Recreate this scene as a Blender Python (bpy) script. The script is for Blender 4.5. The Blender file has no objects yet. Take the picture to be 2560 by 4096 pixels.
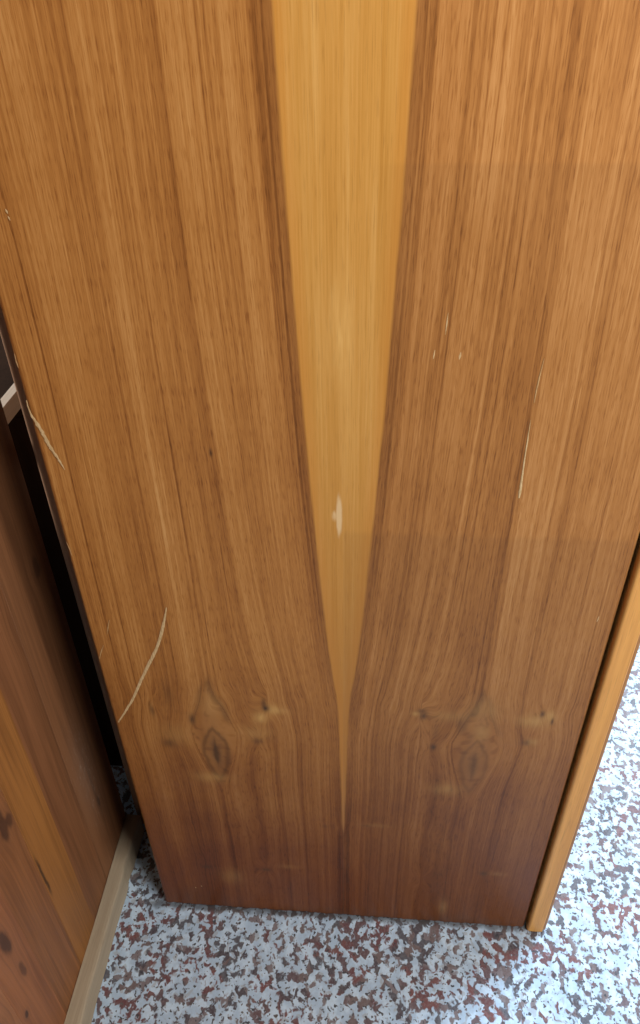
import bpy, bmesh, math, random
import numpy as np
from mathutils import Matrix, Vector

random.seed(7)
S = bpy.context.scene
C = S.collection

# ------------------------------------------------------------------ camera
cam_d = bpy.data.cameras.new('camera')
cam = bpy.data.objects.new('camera', cam_d)
C.objects.link(cam)
yaw, pitch, roll = -0.08664195, 0.64386134, -0.02239979
f0 = Vector((math.sin(yaw), math.cos(yaw), 0)); r0 = Vector((math.cos(yaw), -math.sin(yaw), 0)); u0 = Vector((0, 0, 1))
fw = f0 * math.cos(pitch) - u0 * math.sin(pitch)
up = u0 * math.cos(pitch) + f0 * math.sin(pitch)
rt = r0 * math.cos(roll) + up * math.sin(roll)
up = -r0 * math.sin(roll) + up * math.cos(roll)
M = Matrix.Identity(4)
for i in range(3):
    M[i][0] = rt[i]; M[i][1] = up[i]; M[i][2] = -fw[i]
M.translation = (0.02979192, -0.57367315, 1.20856613)
cam.matrix_world = M
cam_d.sensor_fit = 'VERTICAL'
cam_d.sensor_height = 36.0
cam_d.lens = 36.0 * 3078 / 4096
cam_d.clip_start = 0.02
cam_d.clip_end = 100
cam_d.dof.use_dof = True
cam_d.dof.focus_distance = 0.95
cam_d.dof.aperture_fstop = 28.0
S.camera = cam

# ------------------------------------------------------------------ light
W = bpy.data.worlds.new('World'); S.world = W; W.use_nodes = True
W.node_tree.nodes['Background'].inputs[0].default_value = (0.80, 0.88, 1.0, 1)
W.node_tree.nodes['Background'].inputs[1].default_value = 0.015


def area(name, loc, target, size, size_y, power, color):
    l = bpy.data.lights.new(name, 'AREA'); l.shape = 'RECTANGLE'
    l.size = size; l.size_y = size_y; l.energy = power; l.color = color
    o = bpy.data.objects.new(name, l); C.objects.link(o)
    o.location = loc
    o.rotation_euler = (Vector(target) - Vector(loc)).to_track_quat('-Z', 'Y').to_euler()
    return o


area('panel_top_fill', (0.50, -0.50, 1.90), (0.05, 0, 1.0), 0.45, 0.45, 11.5, (1.0, 0.95, 0.88))  # added lamp hung close in to brighten the top of the panel
area('front_fill', (1.30, -1.08, 1.22), (0.1, 0, 0.75), 0.9, 0.9, 25, (1.0, 0.97, 0.95))  # added unseen source for frontal light and sheen on the veneer
area('back_fill', (-2.2, 1.0, 1.6), (-0.4, 0.2, 0.75), 0.4, 0.4, 70, (1.0, 0.95, 0.90))  # added light from behind, lifts the pale lath and the stile
area('window_light', (2.3, 1.9, 1.5), (0.5, 0, 0), 1.6, 1.6, 265, (0.64, 0.82, 1.0))

S.view_settings.view_transform = 'Standard'
S.view_settings.look = 'None'
S.view_settings.exposure = 0.0
S.view_settings.gamma = 1.0


# ------------------------------------------------------------------ helpers
class N:
    """tiny shader graph builder"""
    def __init__(self, name):
        self.m = bpy.data.materials.new(name); self.m.use_nodes = True
        self.t = self.m.node_tree
        self.b = self.t.nodes['Principled BSDF']

    def new(self, kind):
        return self.t.nodes.new(kind)

    def put(self, sock, v):
        if isinstance(v, bpy.types.NodeSocket):
            self.t.links.new(v, sock)
        elif v is not None:
            if hasattr(sock.default_value, '__len__') and len(sock.default_value) == 4 and len(v) == 3:
                v = (*v, 1)
            sock.default_value = v

    def math(self, op, a, b=None, c=None, clamp=False):
        n = self.new('ShaderNodeMath'); n.operation = op; n.use_clamp = clamp
        for i, v in enumerate((a, b, c)):
            if v is not None: self.put(n.inputs[i], v)
        return n.outputs[0]

    def add(self, *a):
        r = a[0]
        for x in a[1:]: r = self.math('ADD', r, x)
        return r

    def mul(self, a, b): return self.math('MULTIPLY', a, b)

    def attr(self, name):
        n = self.new('ShaderNodeAttribute'); n.attribute_name = name
        return n.outputs['Fac']

    def xyz(self):
        n = self.new('ShaderNodeTexCoord'); s = self.new('ShaderNodeSeparateXYZ')
        self.t.links.new(n.outputs['Object'], s.inputs[0])
        return s.outputs

    def vec(self, x, y, z=0.0):
        n = self.new('ShaderNodeCombineXYZ')
        for i, v in enumerate((x, y, z)): self.put(n.inputs[i], v)
        return n.outputs[0]

    def noise(self, v, scale=1.0, detail=2.0, rough=0.5, dist=0.0):
        n = self.new('ShaderNodeTexNoise'); n.noise_dimensions = '3D'
        self.put(n.inputs['Vector'], v)
        n.inputs['Scale'].default_value = scale; n.inputs['Detail'].default_value = detail
        n.inputs['Roughness'].default_value = rough; n.inputs['Distortion'].default_value = dist
        return n.outputs['Fac']

    def ramp(self, f, stops, interp='LINEAR'):
        n = self.new('ShaderNodeValToRGB'); self.put(n.inputs[0], f)
        r = n.color_ramp; r.interpolation = interp
        while len(r.elements) < len(stops): r.elements.new(0.5)
        for e, (p, c) in zip(r.elements, stops):
            e.position = p; e.color = (*c, 1) if hasattr(c, '__len__') else (c, c, c, 1)
        return n.outputs['Color']

    def mix(self, f, a, b, blend='MIX'):
        n = self.new('ShaderNodeMix'); n.data_type = 'RGBA'; n.blend_type = blend; n.clamp_factor = True
        self.put(n.inputs[0], f); self.put(n.inputs[6], a); self.put(n.inputs[7], b)
        return n.outputs[2]

    def step(self, v, a, b):
        n = self.new('ShaderNodeMapRange'); n.interpolation_type = 'SMOOTHSTEP'
        self.put(n.inputs['Value'], v)
        n.inputs['From Min'].default_value = a; n.inputs['From Max'].default_value = b
        return n.outputs['Result']

    def spot(self, x, y, sx, sy, wob=None):
        """1 in the middle of an ellipse, 0 outside"""
        def s(v, c, r): return self.math('MULTIPLY', self.math('SUBTRACT', v, c), 1.0 / r)
        a, b = s(x, sx[0], sx[1]), s(y, sy[0], sy[1])
        d = self.math('ADD', self.mul(a, a), self.mul(b, b))
        if wob is not None: d = self.math('ADD', d, wob)
        return self.math('POWER', 2.718, self.math('MULTIPLY', d, -1.0))

    def bump(self, h, strength, dist=0.001):
        n = self.new('ShaderNodeBump'); n.inputs['Strength'].default_value = strength
        n.inputs['Distance'].default_value = dist
        self.put(n.inputs['Height'], h); self.t.links.new(n.outputs[0], self.b.inputs['Normal'])

    def done(self, color, rough=0.4, spec=0.5):
        self.put(self.b.inputs['Base Color'], color); self.put(self.b.inputs['Roughness'], rough)
        self.b.inputs['Specular IOR Level'].default_value = spec
        return self.m


def link(name, me, mat, parent=None):
    o = bpy.data.objects.new(name, me); C.objects.link(o)
    if mat: me.materials.append(mat)
    if parent: o.parent = parent
    return o


def box_bm(bm, lo, hi, bevel=0.0, seg=2):
    r = bmesh.ops.create_cube(bm, size=1.0)
    vs = r['verts']
    for v in vs:
        v.co = Vector([(lo[i] + hi[i]) / 2 + v.co[i] * (hi[i] - lo[i]) for i in range(3)])
    if bevel:
        es = list({e for v in vs for e in v.link_edges})
        bmesh.ops.bevel(bm, geom=es, offset=bevel, segments=seg, affect='EDGES', profile=0.5)


def box(name, lo, hi, mat, parent=None, bevel=0.0, seg=2):
    bm = bmesh.new(); box_bm(bm, lo, hi, bevel, seg)
    me = bpy.data.meshes.new(name); bm.to_mesh(me); bm.free()
    return link(name, me, mat, parent)


def prism(name, prof, z0, z1, mat, parent=None, smooth=False):
    """closed xy profile (counter-clockwise) carried up from z0 to z1"""
    n = len(prof)
    vs = [(x, y, z) for z in (z0, z1) for x, y in prof]
    fs = [(i, (i + 1) % n, n + (i + 1) % n, n + i) for i in range(n)]
    fs += [tuple(range(n - 1, -1, -1)), tuple(range(n, 2 * n))]
    me = bpy.data.meshes.new(name); me.from_pydata(vs, [], fs)
    if smooth:
        for p in me.polygons[:n]: p.use_smooth = True
    return link(name, me, mat, parent)


def thing(name, label, cat, loc=(0, 0, 0)):
    o = bpy.data.objects.new(name, None); C.objects.link(o)
    o.location = loc; o['label'] = label; o['category'] = cat
    return o


def fset(me, name, arr):
    a = me.attributes.new(name, 'FLOAT', 'POINT')
    a.data.foreach_set('value', np.asarray(arr, dtype=np.float32).ravel())


# ------------------------------------------------------------------ floor
def floor_material():
    g = N('terrazzo')
    x, y, z = g.xyz()
    v = g.vec(x, g.mul(y, 0.85), 0.0)
    warp = g.new('ShaderNodeTexNoise'); warp.noise_dimensions = '3D'
    g.put(warp.inputs['Vector'], v); warp.inputs['Scale'].default_value = 60; warp.inputs['Detail'].default_value = 2
    sub = g.new('ShaderNodeVectorMath'); sub.operation = 'MULTIPLY_ADD'
    g.put(sub.inputs[0], warp.outputs['Color']); sub.inputs[1].default_value = (.012, .012, 0)
    g.put(sub.inputs[2], v)
    vw = sub.outputs[0]
    zone = g.noise(v, 12, 2)                      # where chips crowd together
    base = g.mix(g.step(g.noise(v, 55, 2), .42, .62), (.43, .57, .72), (.56, .71, .86))
    base = g.mix(g.mul(g.step(g.noise(vw, 95, 1), .60, .66), .55), base, (.36, .37, .38))
    thr = g.math('ADD', g.noise(vw, 90, 2.4, .55), g.mul(g.math('SUBTRACT', zone, .5), .30))
    chips = g.step(thr, .485, .560)
    vo = g.new('ShaderNodeTexVoronoi'); vo.feature = 'F1'; vo.inputs['Scale'].default_value = 58
    g.put(vo.inputs['Vector'], vw)
    cs = g.new('ShaderNodeSeparateColor'); g.put(cs.inputs[0], vo.outputs['Color'])
    pick = cs.outputs[0]
    redzone = g.noise(g.vec(x, y, 3.0), 16, 1)
    chip_c = g.ramp(pick, [(0, (.075, .062, .075)), (.22, (.125, .085, .095)), (.40, (.16, .12, .12)),
                           (.58, (.095, .095, .115)), (.78, (.20, .17, .18))], 'CONSTANT')
    red_c = g.ramp(pick, [(0, (.145, .062, .066)), (.35, (.18, .072, .070)), (.7, (.130, .082, .090))], 'CONSTANT')
    chip_c = g.mix(g.step(redzone, .50, .56), chip_c, red_c)
    col = g.mix(chips, base, chip_c)
    dots = g.step(g.noise(g.vec(g.mul(x, 1.1), y, 7.0), 165, 1.5, .5), .62, .655)
    col = g.mix(dots, col, g.mix(g.step(g.noise(v, 40, 0), .45, .55), (.045, .047, .058), (.10, .085, .085)))
    col = g.mix(g.mul(g.step(g.noise(v, 300, 2), .35, .7), .18), col, (.35, .36, .38))
    # contact shade along the foot of the wardrobe, painted into the floor colour
    contact_shade = g.mul(g.step(g.math('ABSOLUTE', g.math('ADD', y, g.mul(g.math('SUBTRACT', g.noise(v, 90, 3), .5), .016))), .010, .001),
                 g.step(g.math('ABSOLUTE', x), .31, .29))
    col = g.mix(g.mul(contact_shade, .75), col, (.060, .050, .045))
    g.bump(g.noise(v, 260, 2), 0.06)
    rough = g.math('ADD', .30, g.mul(g.noise(v, 25, 2), .22))
    return g.done(col, rough, .4)


me = bpy.data.meshes.new('floor')
me.from_pydata([(-4, -4, 0), (4, -4, 0), (4, 4, 0), (-4, 4, 0)], [], [(0, 1, 2, 3)])
fl = link('floor', me, floor_material()); fl['kind'] = 'structure'


# ------------------------------------------------------------------ plain woods
def plain_wood(name, light, dark, axis='z', rough=.45, scale=1.0, seed=0.0, spec=.4, streak=1.0):
    g = N(name); x, y, z = g.xyz()
    u, w, l = {'z': (x, y, z), 'y': (x, z, y), 'x': (y, z, x)}[axis]
    big = g.noise(g.vec(g.mul(u, 22 * scale), g.mul(w, 22 * scale), g.math('ADD', g.mul(l, 1.2), seed)), 1, 2)
    fine = g.noise(g.vec(g.mul(u, 260 * scale), g.mul(w, 260 * scale), g.math('ADD', g.mul(l, 5), seed)), 1, 3, .6)
    pore = g.noise(g.vec(g.mul(u, 1100), g.mul(w, 1100), g.math('ADD', g.mul(l, 32), seed)), 1, 1)
    t = g.add(g.mul(big, .75 * streak), g.mul(fine, .5 * streak), .5 - .625 * streak)
    col = g.mix(g.step(t, .25, .75), dark, light)
    col = g.mix(g.mul(g.step(pore, .55, .75), .3), col, tuple(c * .55 for c in dark))
    g.bump(fine, .06)
    return g.done(col, rough, spec)


carcass_m = plain_wood('carcass_wood', (.16, .085, .04), (.10, .05, .024), rough=.6)
door_m = plain_wood('door_edging_wood', (.82, .41, .105), (.64, .295, .070), rough=.42, scale=.8, streak=1.25, spec=.3)
face_m = plain_wood('door_face_wood', (.46, .23, .075), (.33, .15, .045), rough=.38)
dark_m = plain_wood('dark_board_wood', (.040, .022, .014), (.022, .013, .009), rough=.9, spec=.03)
stile_m = plain_wood('back_stile_wood', (.42, .25, .15), (.30, .17, .10), rough=.7, spec=.05)
raw_m = plain_wood('raw_lath_wood', (.44, .36, .25), (.33, .26, .175), axis='y', rough=.65, spec=.25)
pale_m = plain_wood('pale_rail_wood', (.70, .62, .52), (.60, .52, .43), axis='y', rough=.5)

# ------------------------------------------------------------------ figured veneer
CX = 0.002            # seam between the two leaves
HW = 0.275            # half the panel's width
BZ = np.array([0, .20, .25, .347, .434, .490, .512, .55, .59, .704, .829, .932, 1.033, 1.104, 1.176, 1.9])
BB_ = np.array([-.004, -.004, .0012, .0030, .0048, .0062, .0080, .0120, .0162, .0243, .0315, .0367, .0408, .0432, .0452, .058])


ZF = np.linspace(-.3, 2.2, 2501)
_b = np.interp(ZF, BZ, BB_)
_q = (BZ > .57) & (BZ < 1.2)
_up = np.polyval(np.polyfit(BZ[_q], BB_[_q], 2), np.clip(ZF, .5, 1.25))
_m = np.clip((ZF - .55) / .08, 0, 1)
_b = _b * (1 - _m) + _up * _m
_k = lambda n: np.convolve(np.pad(_b, 200, 'edge'), np.hanning(n) / np.hanning(n).sum(), 'same')[200:-200]
_w = np.clip((ZF - .52) / .14, 0, 1)
BF = _k(31) * (1 - _w) + _k(151) * _w        # smooth outline of the pale wedge


def sap_half(z): return np.interp(z, ZF, BF)


def smooth01(t):
    t = np.clip(t, 0, 1); return t * t * (3 - 2 * t)


def grain_fields(s, z, leaf):
    """s: distance from the seam, z: height.  Contours of 'grain' are the grain lines."""
    s0 = .157
    rho = np.where(z > .44, .027 * np.clip((.531 - z) / .091, 0, 1) ** .95,
                   .027 * np.clip(np.cos(np.clip((.44 - z) / .125, 0, 1) * math.pi / 2), 0, 1) ** 1.3)
    t = s - s0 - .012 * np.clip((.5 - z) / .1, 0, 1) * 0
    s2 = s0 + np.sign(t) * np.sqrt(np.clip(t * t - rho * rho, 0, None) + (.12 * np.minimum(np.abs(t), rho)) ** 2)
    inside = np.clip(1 - np.abs(t) / np.maximum(rho, 1e-4), 0, 1)
    fall = 1 - smooth01((s2 - .07) / .105)
    fall = fall - .12 * smooth01((s2 - .19) / .05)
    zs = np.maximum(z, .16)
    d = (.0452 - np.maximum(sap_half(zs), .0004)) * fall
    u = s2 + d
    pins = [(.091, .487, 1.0), (.105, .427, .7), (.214, .447, .45), (.226, .497, .8), (.239, .487, .5),
            (.113, .123, .6), (.199, .140, .6)]
    dark = np.zeros_like(s); gold = np.zeros_like(s)
    for a, b, k in pins:
        g = np.exp(-((s - a) / .014) ** 2 - ((z - b) / .022) ** 2)
        u = u + .006 * k * g * np.sign(s - a + .002)
    # ripples where the grain straightens below the knots
    u = u + .0022 * np.exp(-((z - .50) / .018) ** 2) * np.sin(s * 150 + 1)
    u = u + .0012 * np.exp(-((z - .243) / .016) ** 2) * np.sin(s * 230)
    u = u + .0010 * np.exp(-((z - .128) / .014) ** 2) * np.sin(s * 170)
    u = u + (.0016 * np.sin(z * 5.1 + s * 9) + .0007 * np.sin(z * 13 + s * 31)) * np.clip((s - sap_half(z)) / .03, 0, 1)
    # dark V above the knot and the knot itself
    arms = np.exp(-((np.abs(t + .0016 * np.sin(z * 118 + 1) + .0011 * np.sin(z * 49)) - rho) / .0048) ** 2) * smooth01((z - .445) / .025) * smooth01((.545 - z) / .02)
    arms *= np.where(t < 0, 1.0, .8)
    e = np.abs(s - .158) / .0150 + ((z - .402) / np.where(z > .402, .043, .060)) ** 2
    return u, dark, gold, arms, e, inside, pins


def veneer_leaf(side, parent, mat):
    xs = np.linspace(0, 1, 150)
    zs = np.concatenate([np.linspace(0, 1, 420)[:-1] * 1.20, np.linspace(1.20, 1.88, 60)])
    outer = HW + CX * (-side)      # width of this leaf
    sg, zg = np.meshgrid(xs * outer, zs)
    X = CX + side * sg
    # the bottom edge sits a few millimetres off the floor and is a little worn
    bot = .0045 - .010 * X + .0006 * np.sin(X * 310) + .0006 * np.sin(X * 97 + 1) + .0007 * np.sin(X * 530 + 2) * np.sin(X * 41)
    Zg = bot + zg * (1.88 - bot) / 1.88
    # right-hand edge of the leaf rounded over slightly, faint waviness of an old panel
    Y = .0004 * np.sin(X * 11 + 1) * np.sin(Zg * 5)
    edge = np.clip((sg - (outer - .0025)) / .0025, 0, 1)
    Y = Y + .0016 * edge ** 2
    v = np.stack([X, Y, Zg], -1).reshape(-1, 3)
    nx, nz = len(xs), len(zs)
    i = np.arange(nz - 1)[:, None] * nx + np.arange(nx - 1)[None]
    q = np.stack([i, i + 1, i + nx + 1, i + nx], -1).reshape(-1, 4)
    if side < 0: q = q[:, ::-1]
    me = bpy.data.meshes.new('veneer_leaf')
    me.from_pydata(v.tolist(), [], q.tolist())
    me.polygons.foreach_set('use_smooth', [True] * len(me.polygons))
    u, dark, gold, arms, e, inside, pins = grain_fields(sg, Zg, side)
    fset(me, 'grain', u); fset(me, 'side', sg)
    fset(me, 'sap', sg - sap_half(Zg))
    fset(me, 'arms', arms); fset(me, 'eye', e); fset(me, 'inside', inside)
    return link('veneer_leaf', me, mat, parent)


def veneer_material(side):
    left = side < 0
    g = N('walnut_veneer_' + ('left' if left else 'right'))
    x, y, z = g.xyz()
    u = g.attr('grain'); s = g.attr('side'); sap = g.attr('sap')
    arms = g.attr('arms'); e = g.attr('eye'); ins = g.attr('inside')
    k = 0.0 if left else 3.3
    broad = g.noise(g.vec(g.mul(u, 34), 1.7 + k * .02, g.mul(z, .6)), 1, 2, .5)
    med = g.noise(g.vec(g.mul(u, 150), 4.1 + k * .02, g.mul(z, .9)), 1, 2, .6)
    fine = g.noise(g.vec(g.mul(u, 430), 9.0 + k * .05, g.mul(z, 2.2)), 1, 1.5, .6)
    hair = g.noise(g.vec(g.mul(u, 900), 2.0 + k, g.mul(z, 22.0)), 1, 2, .6)
    pore = g.noise(g.vec(g.mul(u, 1250), 5.0 + k, g.mul(z, 75.0)), 1, 1, .5)
    mott = g.noise(g.vec(g.mul(s, 14), k, g.mul(z, 9)), 1, 3, .55)
    # measured streaks across the leaf: position as u / 0.29
    if left:
        prof = [(0, .30), (.160, .30), (.20, .34), (.225, .52), (.27, .66), (.305, .60), (.33, .44), (.36, .58), (.415, .60),
                (.432, .38), (.455, .56), (.53, .57), (.56, .46), (.60, .60), (.635, .40), (.66, .38), (.70, .44), (.74, .52), (.79, .60),
                (.84, .40), (.89, .46), (.95, .34), (1, .36)]
    else:
        prof = [(0, .34), (.160, .30), (.195, .36), (.21, .52), (.245, .60), (.27, .46), (.30, .54), (.36, .58), (.39, .42),
                (.405, .44), (.412, .72), (.425, .46), (.46, .60), (.50, .44), (.54, .40), (.555, .68), (.575, .60), (.595, .46),
                (.64, .62), (.685, .42), (.72, .60), (.80, .50), (.86, .58), (.92, .42), (1, .40)]
    pr = g.ramp(g.math('DIVIDE', g.math('ADD', u, g.mul(g.math('SUBTRACT', g.noise(g.vec(0., 5. + k, g.mul(z, 3.0)), 1, 1), .5), .004)), .29), prof)
    t = g.add(g.mul(pr, .78), g.mul(broad, .36), g.mul(med, .42), g.mul(fine, .60), g.mul(hair, .46), g.mul(mott, .24), -.885)
    # thin dark growth lines
    lines = g.noise(g.vec(g.mul(u, 330), 6.2 + k * .01, g.mul(z, .55)), 1, 1.5, .5)
    lines = g.step(lines, .54, .68)
    brk = g.step(g.noise(g.vec(g.mul(u, 45), 1.2 + k, g.mul(z, 3.5)), 1, 2), .30, .62)
    t = g.math('SUBTRACT', t, g.mul(g.mul(lines, brk), .21))
    t = g.math('SUBTRACT', t, g.mul(g.step(pore, .52, .72), .20))
    if left:
        heart = g.ramp(t, [(.05, (.150, .051, .011)), (.32, (.280, .106, .024)), (.55, (.405, .173, .042)), (.78, (.510, .248, .074)), (1, (.60, .33, .12))])
    else:
        heart = g.ramp(t, [(.05, (.155, .054, .012)), (.32, (.290, .112, .026)), (.55, (.415, .177, .046)), (.78, (.520, .247, .078)), (1, (.60, .325, .12))])
    # heartwood is browner and duller towards the butt of the tree (below the knots)
    butt = g.step(g.math('ADD', z, g.add(g.mul(mott, .20), g.mul(med, .12))), .80, .22)
    heart = g.mix(butt, heart, g.mix(1.0, heart, (.43, .280, .235) if left else (.46, .295, .22), 'MULTIPLY'))
    # knot: pale halo, dark outline, dark heart
    wob = g.mul(g.math('SUBTRACT', g.noise(g.vec(g.mul(s, 120), k, g.mul(z, 45)), 1, 2), .5), .5)
    ew = g.math('ADD', e, wob)
    kd = .95 if left else .62
    heart = g.mix(g.mul(g.mul(g.step(ins, .0, .9), g.step(z, .34, .40)), .26), heart, (.40, .205, .075))
    heart = g.mix(g.mul(g.mul(arms, g.step(fine, .25, .55)), .55), heart, (.105, .045, .016))
    ring = g.math('POWER', 2.718, g.mul(g.math('POWER', g.math('ABSOLUTE', g.mul(g.math('SUBTRACT', ew, .98), 4.5)), 2.0), -1.0))
    heart = g.mix(g.mul(ring, .62 * kd), heart, (.085, .035, .011))
    heart = g.mix(g.mul(g.step(ew, .95, .1), .55 * kd), heart, (.13, .060, .022))
    heart = g.mix(g.mul(g.step(ew, .42, .0), .8 * kd), heart, (.050, .022, .009))
    # pin knots and pale flame beside them
    fib = g.mul(g.math('SUBTRACT', g.noise(g.vec(g.mul(u, 330), k, g.mul(z, 30)), 1, 2), .5), 1.6)
    if left:
        dk = [(.091, .487, .0045, .006, .8), (.0925, .497, .003, .008, .6), (.104, .424, .006, .006, .5), (.217, .412, .007, .008, .55), (.228, .475, .003, .012, .6),
              (.181, .460, .004, .010, .7), (.113, .123, .007, .005, .6), (.200, .121, .008, .005, .6), (.228, .031, .035, .03, .25), (.205, .505, .006, .02, .3), (.025, .245, .004, .004, .3), (.119, .839, .0015, .004, .8)]
        gd = [(.098, .470, .008, .010, .75), (.083, .486, .007, .009, .55), (.076, .484, .012, .006, .35), (.155, .488, .012, .020, .25), (.107, .440, .02, .012, .25),
              (.17, .345, .02, .010, .35), (.205, .43, .02, .02, .2), (.08, .135, .016, .006, .12), (.165, .097, .016, .02, .2)]
    else:
        dk = [(.092, .486, .004, .007, .95), (.0905, .495, .006, .004, .6), (.107, .430, .0035, .006, .95), (.108, .462, .004, .014, .35), (.225, .500, .003, .006, .8), (.238, .488, .002, .006, .8),
              (.213, .447, .007, .006, .45), (.134, .475, .004, .012, .3), (.197, .149, .006, .006, .7), (.03, .252, .005, .003, .45), (.135, .140, .008, .006, .25)]
        gd = [(.083, .490, .005, .004, .5), (.12, .488, .022, .009, .25), (.217, .487, .016, .010, .55), (.233, .497, .007, .008, .6), (.221, .449, .006, .006, .45),
              (.162, .462, .008, .012, .45), (.16, .50, .02, .02, .25), (.045, .254, .02, .005, .14), (.215, .150, .014, .006, .14), (.148, .046, .007, .02, .25), (.13, .345, .02, .012, .25)]
    for a, b, ra, rb, w in gd:
        heart = g.mix(g.mul(g.spot(s, z, (a, ra), (b, rb), fib), w), heart, (.58, .335, .105))
    for a, b, ra, rb, w in dk:
        heart = g.mix(g.mul(g.spot(s, z, (a, ra), (b, rb), fib), w), heart, (.060, .028, .012))
    # sapwood
    sf = g.noise(g.vec(g.mul(s, 380), 3.0 + k, g.mul(z, 5)), 1, 3, .7)
    sb = g.noise(g.vec(g.mul(s, 60), 8.0 + k, g.mul(z, 2)), 1, 2, .5)
    sh = g.noise(g.vec(g.mul(x, 1100), 1.0, g.mul(z, 38)), 1, 1.5, .5)
    st = g.add(g.mul(sf, .85), g.mul(sb, .7), -.30)
    sapc = g.ramp(st, [(.15, (.44, .195, .030)), (.45, (.545, .268, .058)), (.8, (.65, .365, .108))])
    sapc = g.mix(g.mul(g.step(sh, .54, .72), .34), sapc, (.30, .135, .026))
    fl = g.spot(x, z, (-.002, .012), (.955, .045), g.mul(g.math('SUBTRACT', g.noise(g.vec(g.mul(x, 330), 2., g.mul(z, 26)), 1, 2), .5), 3.5))
    sapc = g.mix(g.mul(fl, .26), sapc, (.82, .52, .18))
    # deeper orange along the outer margin of the sapwood, and low in the taper
    sapc = g.mix(g.mul(g.step(sap, -.014, -.001), .55), sapc, (.54, .225, .038))
    sapc = g.mix(g.mul(g.step(z, .90, .40), .75), sapc, (.43, .180, .036))
    sapc = g.mix(g.mul(g.step(z, .42, .22), .5), sapc, (.38, .175, .062))
    edge = g.math('ADD', sap, g.mul(g.math('SUBTRACT', g.noise(g.vec(g.mul(s, 300), k, g.mul(z, 18)), 1, 2), .5), .0022))
    soft = g.step(edge, -.0018, .0020)
    rim = g.mul(g.mul(g.step(edge, .016, .0005), g.step(z, .40, .60)), .16)
    heart = g.mix(rim, heart, (.115, .050, .019))
    col = g.mix(soft, sapc, heart)
    # worn pale scar on the seam
    sw = g.mul(g.math('SUBTRACT', g.noise(g.vec(g.mul(x, 260), 1., g.mul(z, 60)), 1, 2), .5), 1.2)
    scar = g.math('MAXIMUM', g.spot(x, z, (-.0022, .0034), (.772, .025), sw), g.mul(g.spot(x, z, (-.0055, .0042), (.772, .009), sw), .7))
    col = g.mix(g.mul(g.step(scar, .25, .75), .62), col, (.80, .60, .34))
    # hairline of the seam itself, seen low down
    seam = g.mul(g.step(s, .0011, .0002), g.step(z, .62, .30))
    col = g.mix(g.mul(seam, .14), col, (.34, .18, .085))
    # varnish rubbed thin along the outer edge
    if left:
        wear = g.mul(g.step(s, HW + CX - .0022, HW + CX - .0006), g.step(g.noise(g.vec(g.mul(x, 40), 0., g.mul(z, 55)), 1, 3), .42, .62))
        col = g.mix(g.mul(wear, .55), col, (.62, .36, .13))
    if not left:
        # level reflection bands painted into the colour, darker below each line
        old = g.add(g.mul(g.step(z, 1.083, 1.078), g.mul(g.step(x, .01, .06), .11)), g.mul(g.step(z, .758, .748), .12))  # mask of the painted reflection bands
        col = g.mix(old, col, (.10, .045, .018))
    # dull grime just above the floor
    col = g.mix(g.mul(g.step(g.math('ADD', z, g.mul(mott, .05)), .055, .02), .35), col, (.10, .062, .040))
    g.bump(g.add(g.mul(fine, .6), g.mul(hair, .5)), .10, .0006)
    rough = g.math('ADD', .40, g.mul(g.math('SUBTRACT', mott, .5), .18))
    return g.done(col, rough, .22)


def ribbon(name, pts, widths, mat, parent, y=-.00058, jit=.0):
    """thin raised sliver of torn, bare wood following pts (x, z)"""
    P = [Vector((a, b)) for a, b in pts]
    fine, wd = [], []
    for i in range(len(P) - 1):
        p0, p1, p2, p3 = P[max(i - 1, 0)], P[i], P[i + 1], P[min(i + 2, len(P) - 1)]
        for k in range(8):
            t = k / 8
            fine.append(.5 * ((2 * p1) + (p2 - p0) * t + (2 * p0 - 5 * p1 + 4 * p2 - p3) * t * t + (3 * p1 - p0 - 3 * p2 + p3) * t ** 3))
            wd.append(widths[i] * (1 - t) + widths[i + 1] * t)
    fine.append(P[-1]); wd.append(widths[-1])
    vs, fs = [], []
    for i, q in enumerate(fine):
        d = (fine[min(i + 1, len(fine) - 1)] - fine[max(i - 1, 0)]).normalized()
        n = Vector((-d.y, d.x))
        a = wd[i] / 2 * (1 + random.uniform(-jit, jit)); b = wd[i] / 2 * (1 + random.uniform(-jit, jit))
        l, r = q + n * a, q - n * b
        vs += [(l.x, -.00045, l.y), (q.x, y, q.y), (r.x, -.00045, r.y)]
        if i:
            k = 3 * i
            fs += [(k - 3, k - 2, k + 1, k), (k - 2, k - 1, k + 2, k + 1)]
    me = bpy.data.meshes.new(name); me.from_pydata(vs, [], fs)
    bm = bmesh.new(); bm.from_mesh(me); bmesh.ops.recalc_face_normals(bm, faces=bm.faces)
    if sum(f.normal.y for f in bm.faces) > 0: bmesh.ops.reverse_faces(bm, faces=bm.faces)
    bm.to_mesh(me); bm.free()
    return link(name, me, mat, parent)


def scratch_material(name, a, b):
    g = N(name); x, y, z = g.xyz()
    n = g.noise(g.vec(g.mul(x, 700), 0., g.mul(z, 130)), 1, 3, .6)
    return g.done(g.mix(g.step(n, .35, .65), a, b), .6, .3)


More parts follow.
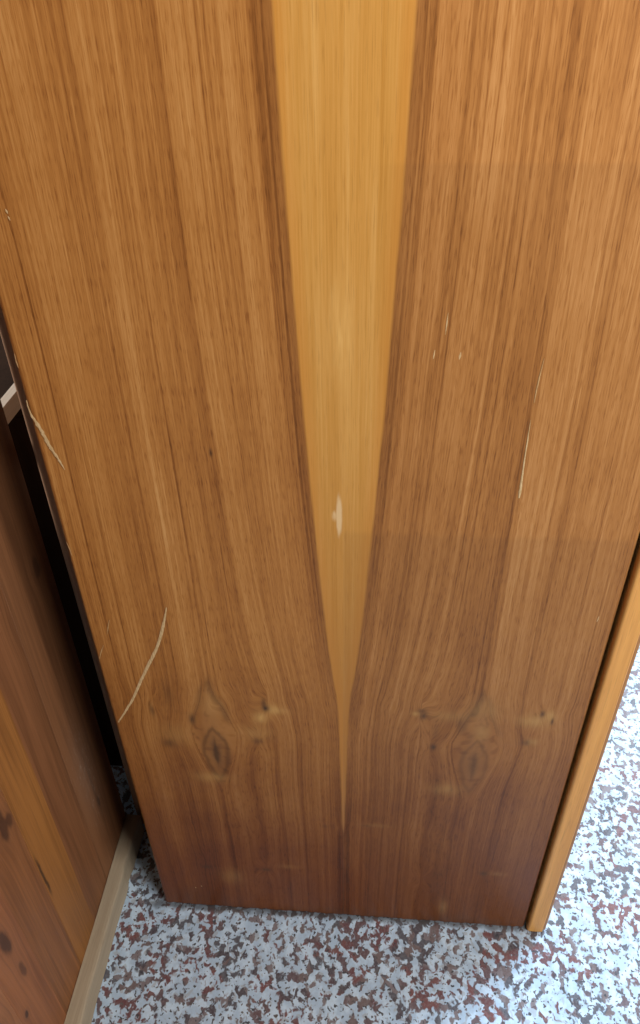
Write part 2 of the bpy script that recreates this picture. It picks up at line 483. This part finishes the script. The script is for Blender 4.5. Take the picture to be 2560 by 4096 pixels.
# ------------------------------------------------------------------ wardrobe
wr = thing('wardrobe', 'tall wardrobe with side veneered in mirror matched walnut around a pale tapering wedge', 'wardrobe')
H = 1.88
box('side_panel', (-HW + .0006, .0022, .012), (HW - .0006, .020, H - .002), carcass_m, wr)
leaf_l = veneer_leaf(-1, wr, veneer_material(-1))
leaf_l['label'] = 'left veneer leaf with strong dark knot and pale curved scratches'
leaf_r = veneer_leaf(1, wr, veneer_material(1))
leaf_r['label'] = 'right veneer leaf, pinker brown with faint knot'
box('carcass', (-HW + .004, .0205, .03), (HW - .003, 1.10, H - .004), carcass_m, wr)
box('top_board', (-HW, .0, H + .0005), (HW, 1.10, H + .022), face_m, wr, .002)
sp = [(-.2725, .130), (-.2725, .150), (-.3555, .150)]
sp += [(-.3455 - .010 * math.cos(a), .140 - .010 * math.sin(a)) for a in [k * math.pi / 24 for k in range(13)]]
prism('back_stile', sp[::-1], .004, H - .01, stile_m, wr)

sm = scratch_material('bare_wood_pale', (.46, .295, .125), (.64, .46, .24))
sm2 = scratch_material('bare_wood_dull', (.42, .235, .09), (.52, .32, .14))
# long arc scratch low on the left
ribbon('scratch', [(-.2715, .4480), (-.257, .4730), (-.245, .4950), (-.232, .5240), (-.2175, .5545), (-.2035, .5840), (-.192, .6170), (-.1845, .6450)],
       [.0018, .0026, .0032, .0032, .0035, .0036, .0032, .0008], sm, leaf_l, jit=.18)
# torn sliver running in from the left edge
ribbon('scratch', [(-.2743, .8890), (-.2738, .8760), (-.2690, .8610), (-.2650, .8450), (-.2625, .8370), (-.2590, .8270), (-.2560, .8170)],
       [.0005, .0020, .0036, .0032, .0028, .0020, .0004], sm, leaf_l, jit=.35)
ribbon('scratch', [(-.250, .6230), (-.2535, .6120), (-.2565, .6010)], [.0004, .0013, .0004], sm2, leaf_l, jit=.2)
ribbon('scratch', [(-.2640, .5830), (-.2685, .5730), (-.2730, .5610)], [.0004, .0013, .0008], sm2, leaf_l, jit=.2)
ribbon('scratch', [(-.2735, .9330), (-.2737, .9260), (-.2734, .9200)], [.0004, .0010, .0004], sm2, leaf_l, jit=.3)
ribbon('scratch', [(-.2738, .7300), (-.2725, .7220), (-.2720, .7120)], [.0004, .0010, .0003], sm2, leaf_l, jit=.3)
for x, z, w in [(-.249, 1.048, .0016), (-.2485, 1.043, .0012), (-.2215, .0585, .0016), (-.2120, .0640, .0012)]:
    ribbon('scratch', [(x - .0004, z + .0016), (x, z), (x + .0005, z - .0018)], [.0003, w, .0003], sm, leaf_l)
# scrape on the right leaf, along the grain
ribbon('scratch', [(.1615, .9360), (.1605, .9230), (.1598, .9110), (.1594, .8960)], [.0002, .0011, .0011, .0004], sm2, leaf_r, jit=.3)
ribbon('scratch', [(.1590, .8800), (.1592, .8620), (.1594, .8450), (.1597, .8300), (.1600, .8180), (.1603, .8070), (.1602, .7990)], [.0003, .0010, .0010, .0011, .0018, .0026, .0010], sm, leaf_r, jit=.2)
for x, z, w, h in [(.0952, .937, .0018, .0032), (.0745, .938, .0010, .004), (.0825, .964, .0009, .009), (.2585, .652, .0012, .004)]:
    ribbon('scratch', [(x + .0003, z + h), (x, z), (x - .0004, z - h)], [.0003, w, .0003], sm, leaf_r)

# front doors: slab edge stands a few millimetres proud of the side
def door_prof():
    pts = []
    r = .0042
    cx, cy = .2790 + r, -.0058 + r
    for k in range(7):                         # rounded inner arris
        a = math.pi + k / 6 * math.pi / 2
        pts.append((cx + r * math.cos(a), cy + r * math.sin(a)))
    r2 = .0012
    cx, cy = .3018 - r2, -.0058 + r2
    for k in range(4):
        a = 1.5 * math.pi + k / 3 * math.pi / 2
        pts.append((cx + r2 * math.cos(a), cy + r2 * math.sin(a)))
    pts += [(.3018, .020), (.2790, .020)]
    return pts


dr = box('door', (.2805, .0205, .004), (.3016, .545, H + .01), face_m, wr)
prism('edge_band', door_prof(), .0025, H + .012, door_m, dr)
box('face_sheet', (.3022, -.0030, .0025), (.3066, .545, H + .012), face_m, dr, .0012)
box('hinge_filler', (.2752, .012, .012), (.2788, .030, H), carcass_m, dr)
d2 = box('door', (.2805, .5485, .004), (.3016, 1.098, H + .01), face_m, wr)
d2.data = d2.data.copy()
box('face_sheet', (.3022, .5485, .0025), (.3066, 1.098, H + .012), face_m, d2, .0012)

# ------------------------------------------------------------------ second cabinet, on the left
cb = thing('cabinet', 'rustic cabinet of knotty reddish upright staves with pale base lath, left of wardrobe', 'cabinet')
XF = -.363


def stave_material(light, dark, seed, knots, checks=(), dusty=False):
    g = N('stave_wood'); x, y, z = g.xyz()
    # grain swings round the knots
    yy = y
    for (ky, kz, ry, rz, w) in knots:
        sp = g.spot(y, z, (ky, ry * 2.2), (kz, rz * 1.6))
        yy = g.math('ADD', yy, g.mul(g.mul(sp, g.math('SUBTRACT', y, ky)), -.6))
    big = g.noise(g.vec(g.mul(yy, 26), seed, g.mul(z, 1.6)), 1, 2)
    med = g.noise(g.vec(g.mul(yy, 110), seed + 2, g.mul(z, 2.2)), 1, 2, .6)
    fine = g.noise(g.vec(g.mul(yy, 420), seed + 4, g.mul(z, 7)), 1, 3, .6)
    t = g.add(g.mul(big, .8), g.mul(med, .55), g.mul(fine, .60), -.475)
    col = g.mix(g.step(t, .22, .72), dark, tuple(c * 1.18 for c in light))
    wob = g.mul(g.math('SUBTRACT', g.noise(g.vec(g.mul(y, 90), seed, g.mul(z, 60)), 1, 2), .5), 1.5)
    for (ky, kz, ry, rz, w) in knots:
        col = g.mix(g.mul(g.step(g.spot(y, z, (ky, ry), (kz, rz), wob), .22, .72), w), col, (.030, .012, .007))
        col = g.mix(g.mul(g.spot(y, z, (ky, ry * 2.0), (kz, rz * 1.6), wob), w * .4), col, (.12, .052, .026))
    for (y0, z0, y1, z1, wd) in checks:
        f = g.math('DIVIDE', g.math('SUBTRACT', z, z1), z0 - z1)
        yc = g.math('ADD', y1, g.mul(f, y0 - y1))
        wv = g.mul(g.math('SUBTRACT', g.noise(g.vec(0., seed, g.mul(z, 60)), 1, 2), .5), .004)
        a = g.math('ABSOLUTE', g.math('ADD', g.math('SUBTRACT', y, yc), wv))
        m = g.mul(g.step(a, wd, wd * .2), g.mul(g.step(f, -.05, .25), g.step(f, 1.1, .7)))
        col = g.mix(g.mul(m, .85), col, (.04, .018, .009))
    if dusty:    # pale dust and scuffs on the old varnish
        du = g.spot(y, z, (.045, .030), (.27, .09), wob)
        sc = g.step(g.noise(g.vec(g.mul(y, 260), 3., g.mul(z, 70)), 1, 2), .56, .72)
        col = g.mix(g.mul(g.mul(du, sc), .55), col, (.36, .26, .19))
        col = g.mix(g.mul(du, .16), col, (.30, .24, .19))
    g.bump(fine, .12, .0008)
    return g.done(col, .48, .25)


staves = [  # y0, y1, light, dark, knots, checks, dusty
    (.007, .115, (.190, 0.079, 0.032), (.115, 0.046, 0.019), [(.0535, .189, .0035, .012, 1.0), (.083, .62, .008, .016, .6)], (), True),
    (-.0555, .007, (.205, 0.082, 0.032), (.135, 0.052, 0.020), [(.022, .603, .010, .020, .7)], (), True),
    (-.1155, -.0555, (.285, 0.116, 0.029), (.200, 0.077, 0.020), [], [(-.1148 + .002, .335, -.1148 + .004, .236, .0034)], False),
    (-.1785, -.1155, (.255, 0.101, 0.035), (.165, 0.062, 0.022), [(-.136, .438, .009, .028, .85), (-.124, .428, .006, .014, .7)], (), False),
    (-.2400, -.1785, (.265, 0.100, 0.037), (.17, 0.060, 0.023), [(-.207, .322, .008, .026, .85), (-.2027, .249, .005, .018, .6), (-.2287, .190, .0035, .007, .9)], (), False),
    (-.3100, -.2400, (.28, 0.112, 0.043), (.18, 0.067, 0.027), [(-.27, .24, .009, .018, .9)], (), False),
    (-.3700, -.3100, (.36, 0.163, 0.043), (.25, 0.099, 0.026), [], (), False),
    (-.4450, -.3700, (.24, 0.090, 0.037), (.15, 0.053, 0.023), [], (), False),
]
for k, (y0, y1, l, d, kn, ch, du) in enumerate(staves):
    box('stave', (XF - .018, y0 + .00012, .012), (XF + random.uniform(-.0002, .0004), y1 - .00012, 1.75),
        stave_material(l, d, 3.1 * k + 1, kn, ch, du), cb, .00025, 1)
box('carcass', (XF - .50, -.44, .02), (XF - .0185, .110, 1.745), carcass_m, cb)
box('top_board', (XF - .51, -.455, 1.751), (XF + .012, .118, 1.775), stave_material((.30, .14, .07), (.2, .085, .04), 55, []), cb, .002)


def lath():
    """raw square lath: slightly out of true, chamfered upper arris"""
    ys = np.linspace(-.45, .1175, 60)
    vs, fs = [], []
    n = 7
    for i, yv in enumerate(ys):
        w = .0007 * math.sin(yv * 23) + .0005 * math.sin(yv * 61 + 1)
        dent = -.0028 * math.exp(-((yv - .035) / .010) ** 2)
        X1 = -.341 + w + dent
        zt = .050 + .0006 * math.sin(yv * 31)
        pr = [(XF + .0008, .001), (X1 - .0005, .001), (X1, .003), (X1 - .0002, zt - .0035), (X1 - .0022, zt - .0008), (X1 - .0055, zt), (XF + .0008, zt + .0005)]
        vs += [(a, yv, b) for a, b in pr]
        if i:
            for k in range(n):
                a, b = (i - 1) * n + k, (i - 1) * n + (k + 1) % n
                fs.append((a, b, b + n, a + n))
    fs += [tuple(range(n)), tuple(range(len(vs) - 1, len(vs) - n - 1, -1))]
    me = bpy.data.meshes.new('base_lath'); me.from_pydata(vs, [], fs)
    bm = bmesh.new(); bm.from_mesh(me); bmesh.ops.recalc_face_normals(bm, faces=bm.faces); bm.to_mesh(me); bm.free()
    return link('base_lath', me, raw_m, cb)


lath()

# ------------------------------------------------------------------ low dark chest behind, with a lath on it
ch = thing('chest', 'low dark brown chest in the shadows of the gap behind the wardrobe', 'chest')
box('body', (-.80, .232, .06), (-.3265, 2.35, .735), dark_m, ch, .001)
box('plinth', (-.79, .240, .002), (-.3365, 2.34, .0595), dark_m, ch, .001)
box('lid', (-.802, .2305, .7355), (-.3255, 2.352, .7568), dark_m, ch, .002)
la = box('lath', (-.4105, .121, .7572), (-.3985, .62, .7795), pale_m, None, .0006)
la['label'] = 'short pale wooden lath lying on the dark chest, its end sticking out'
la['category'] = 'lath'
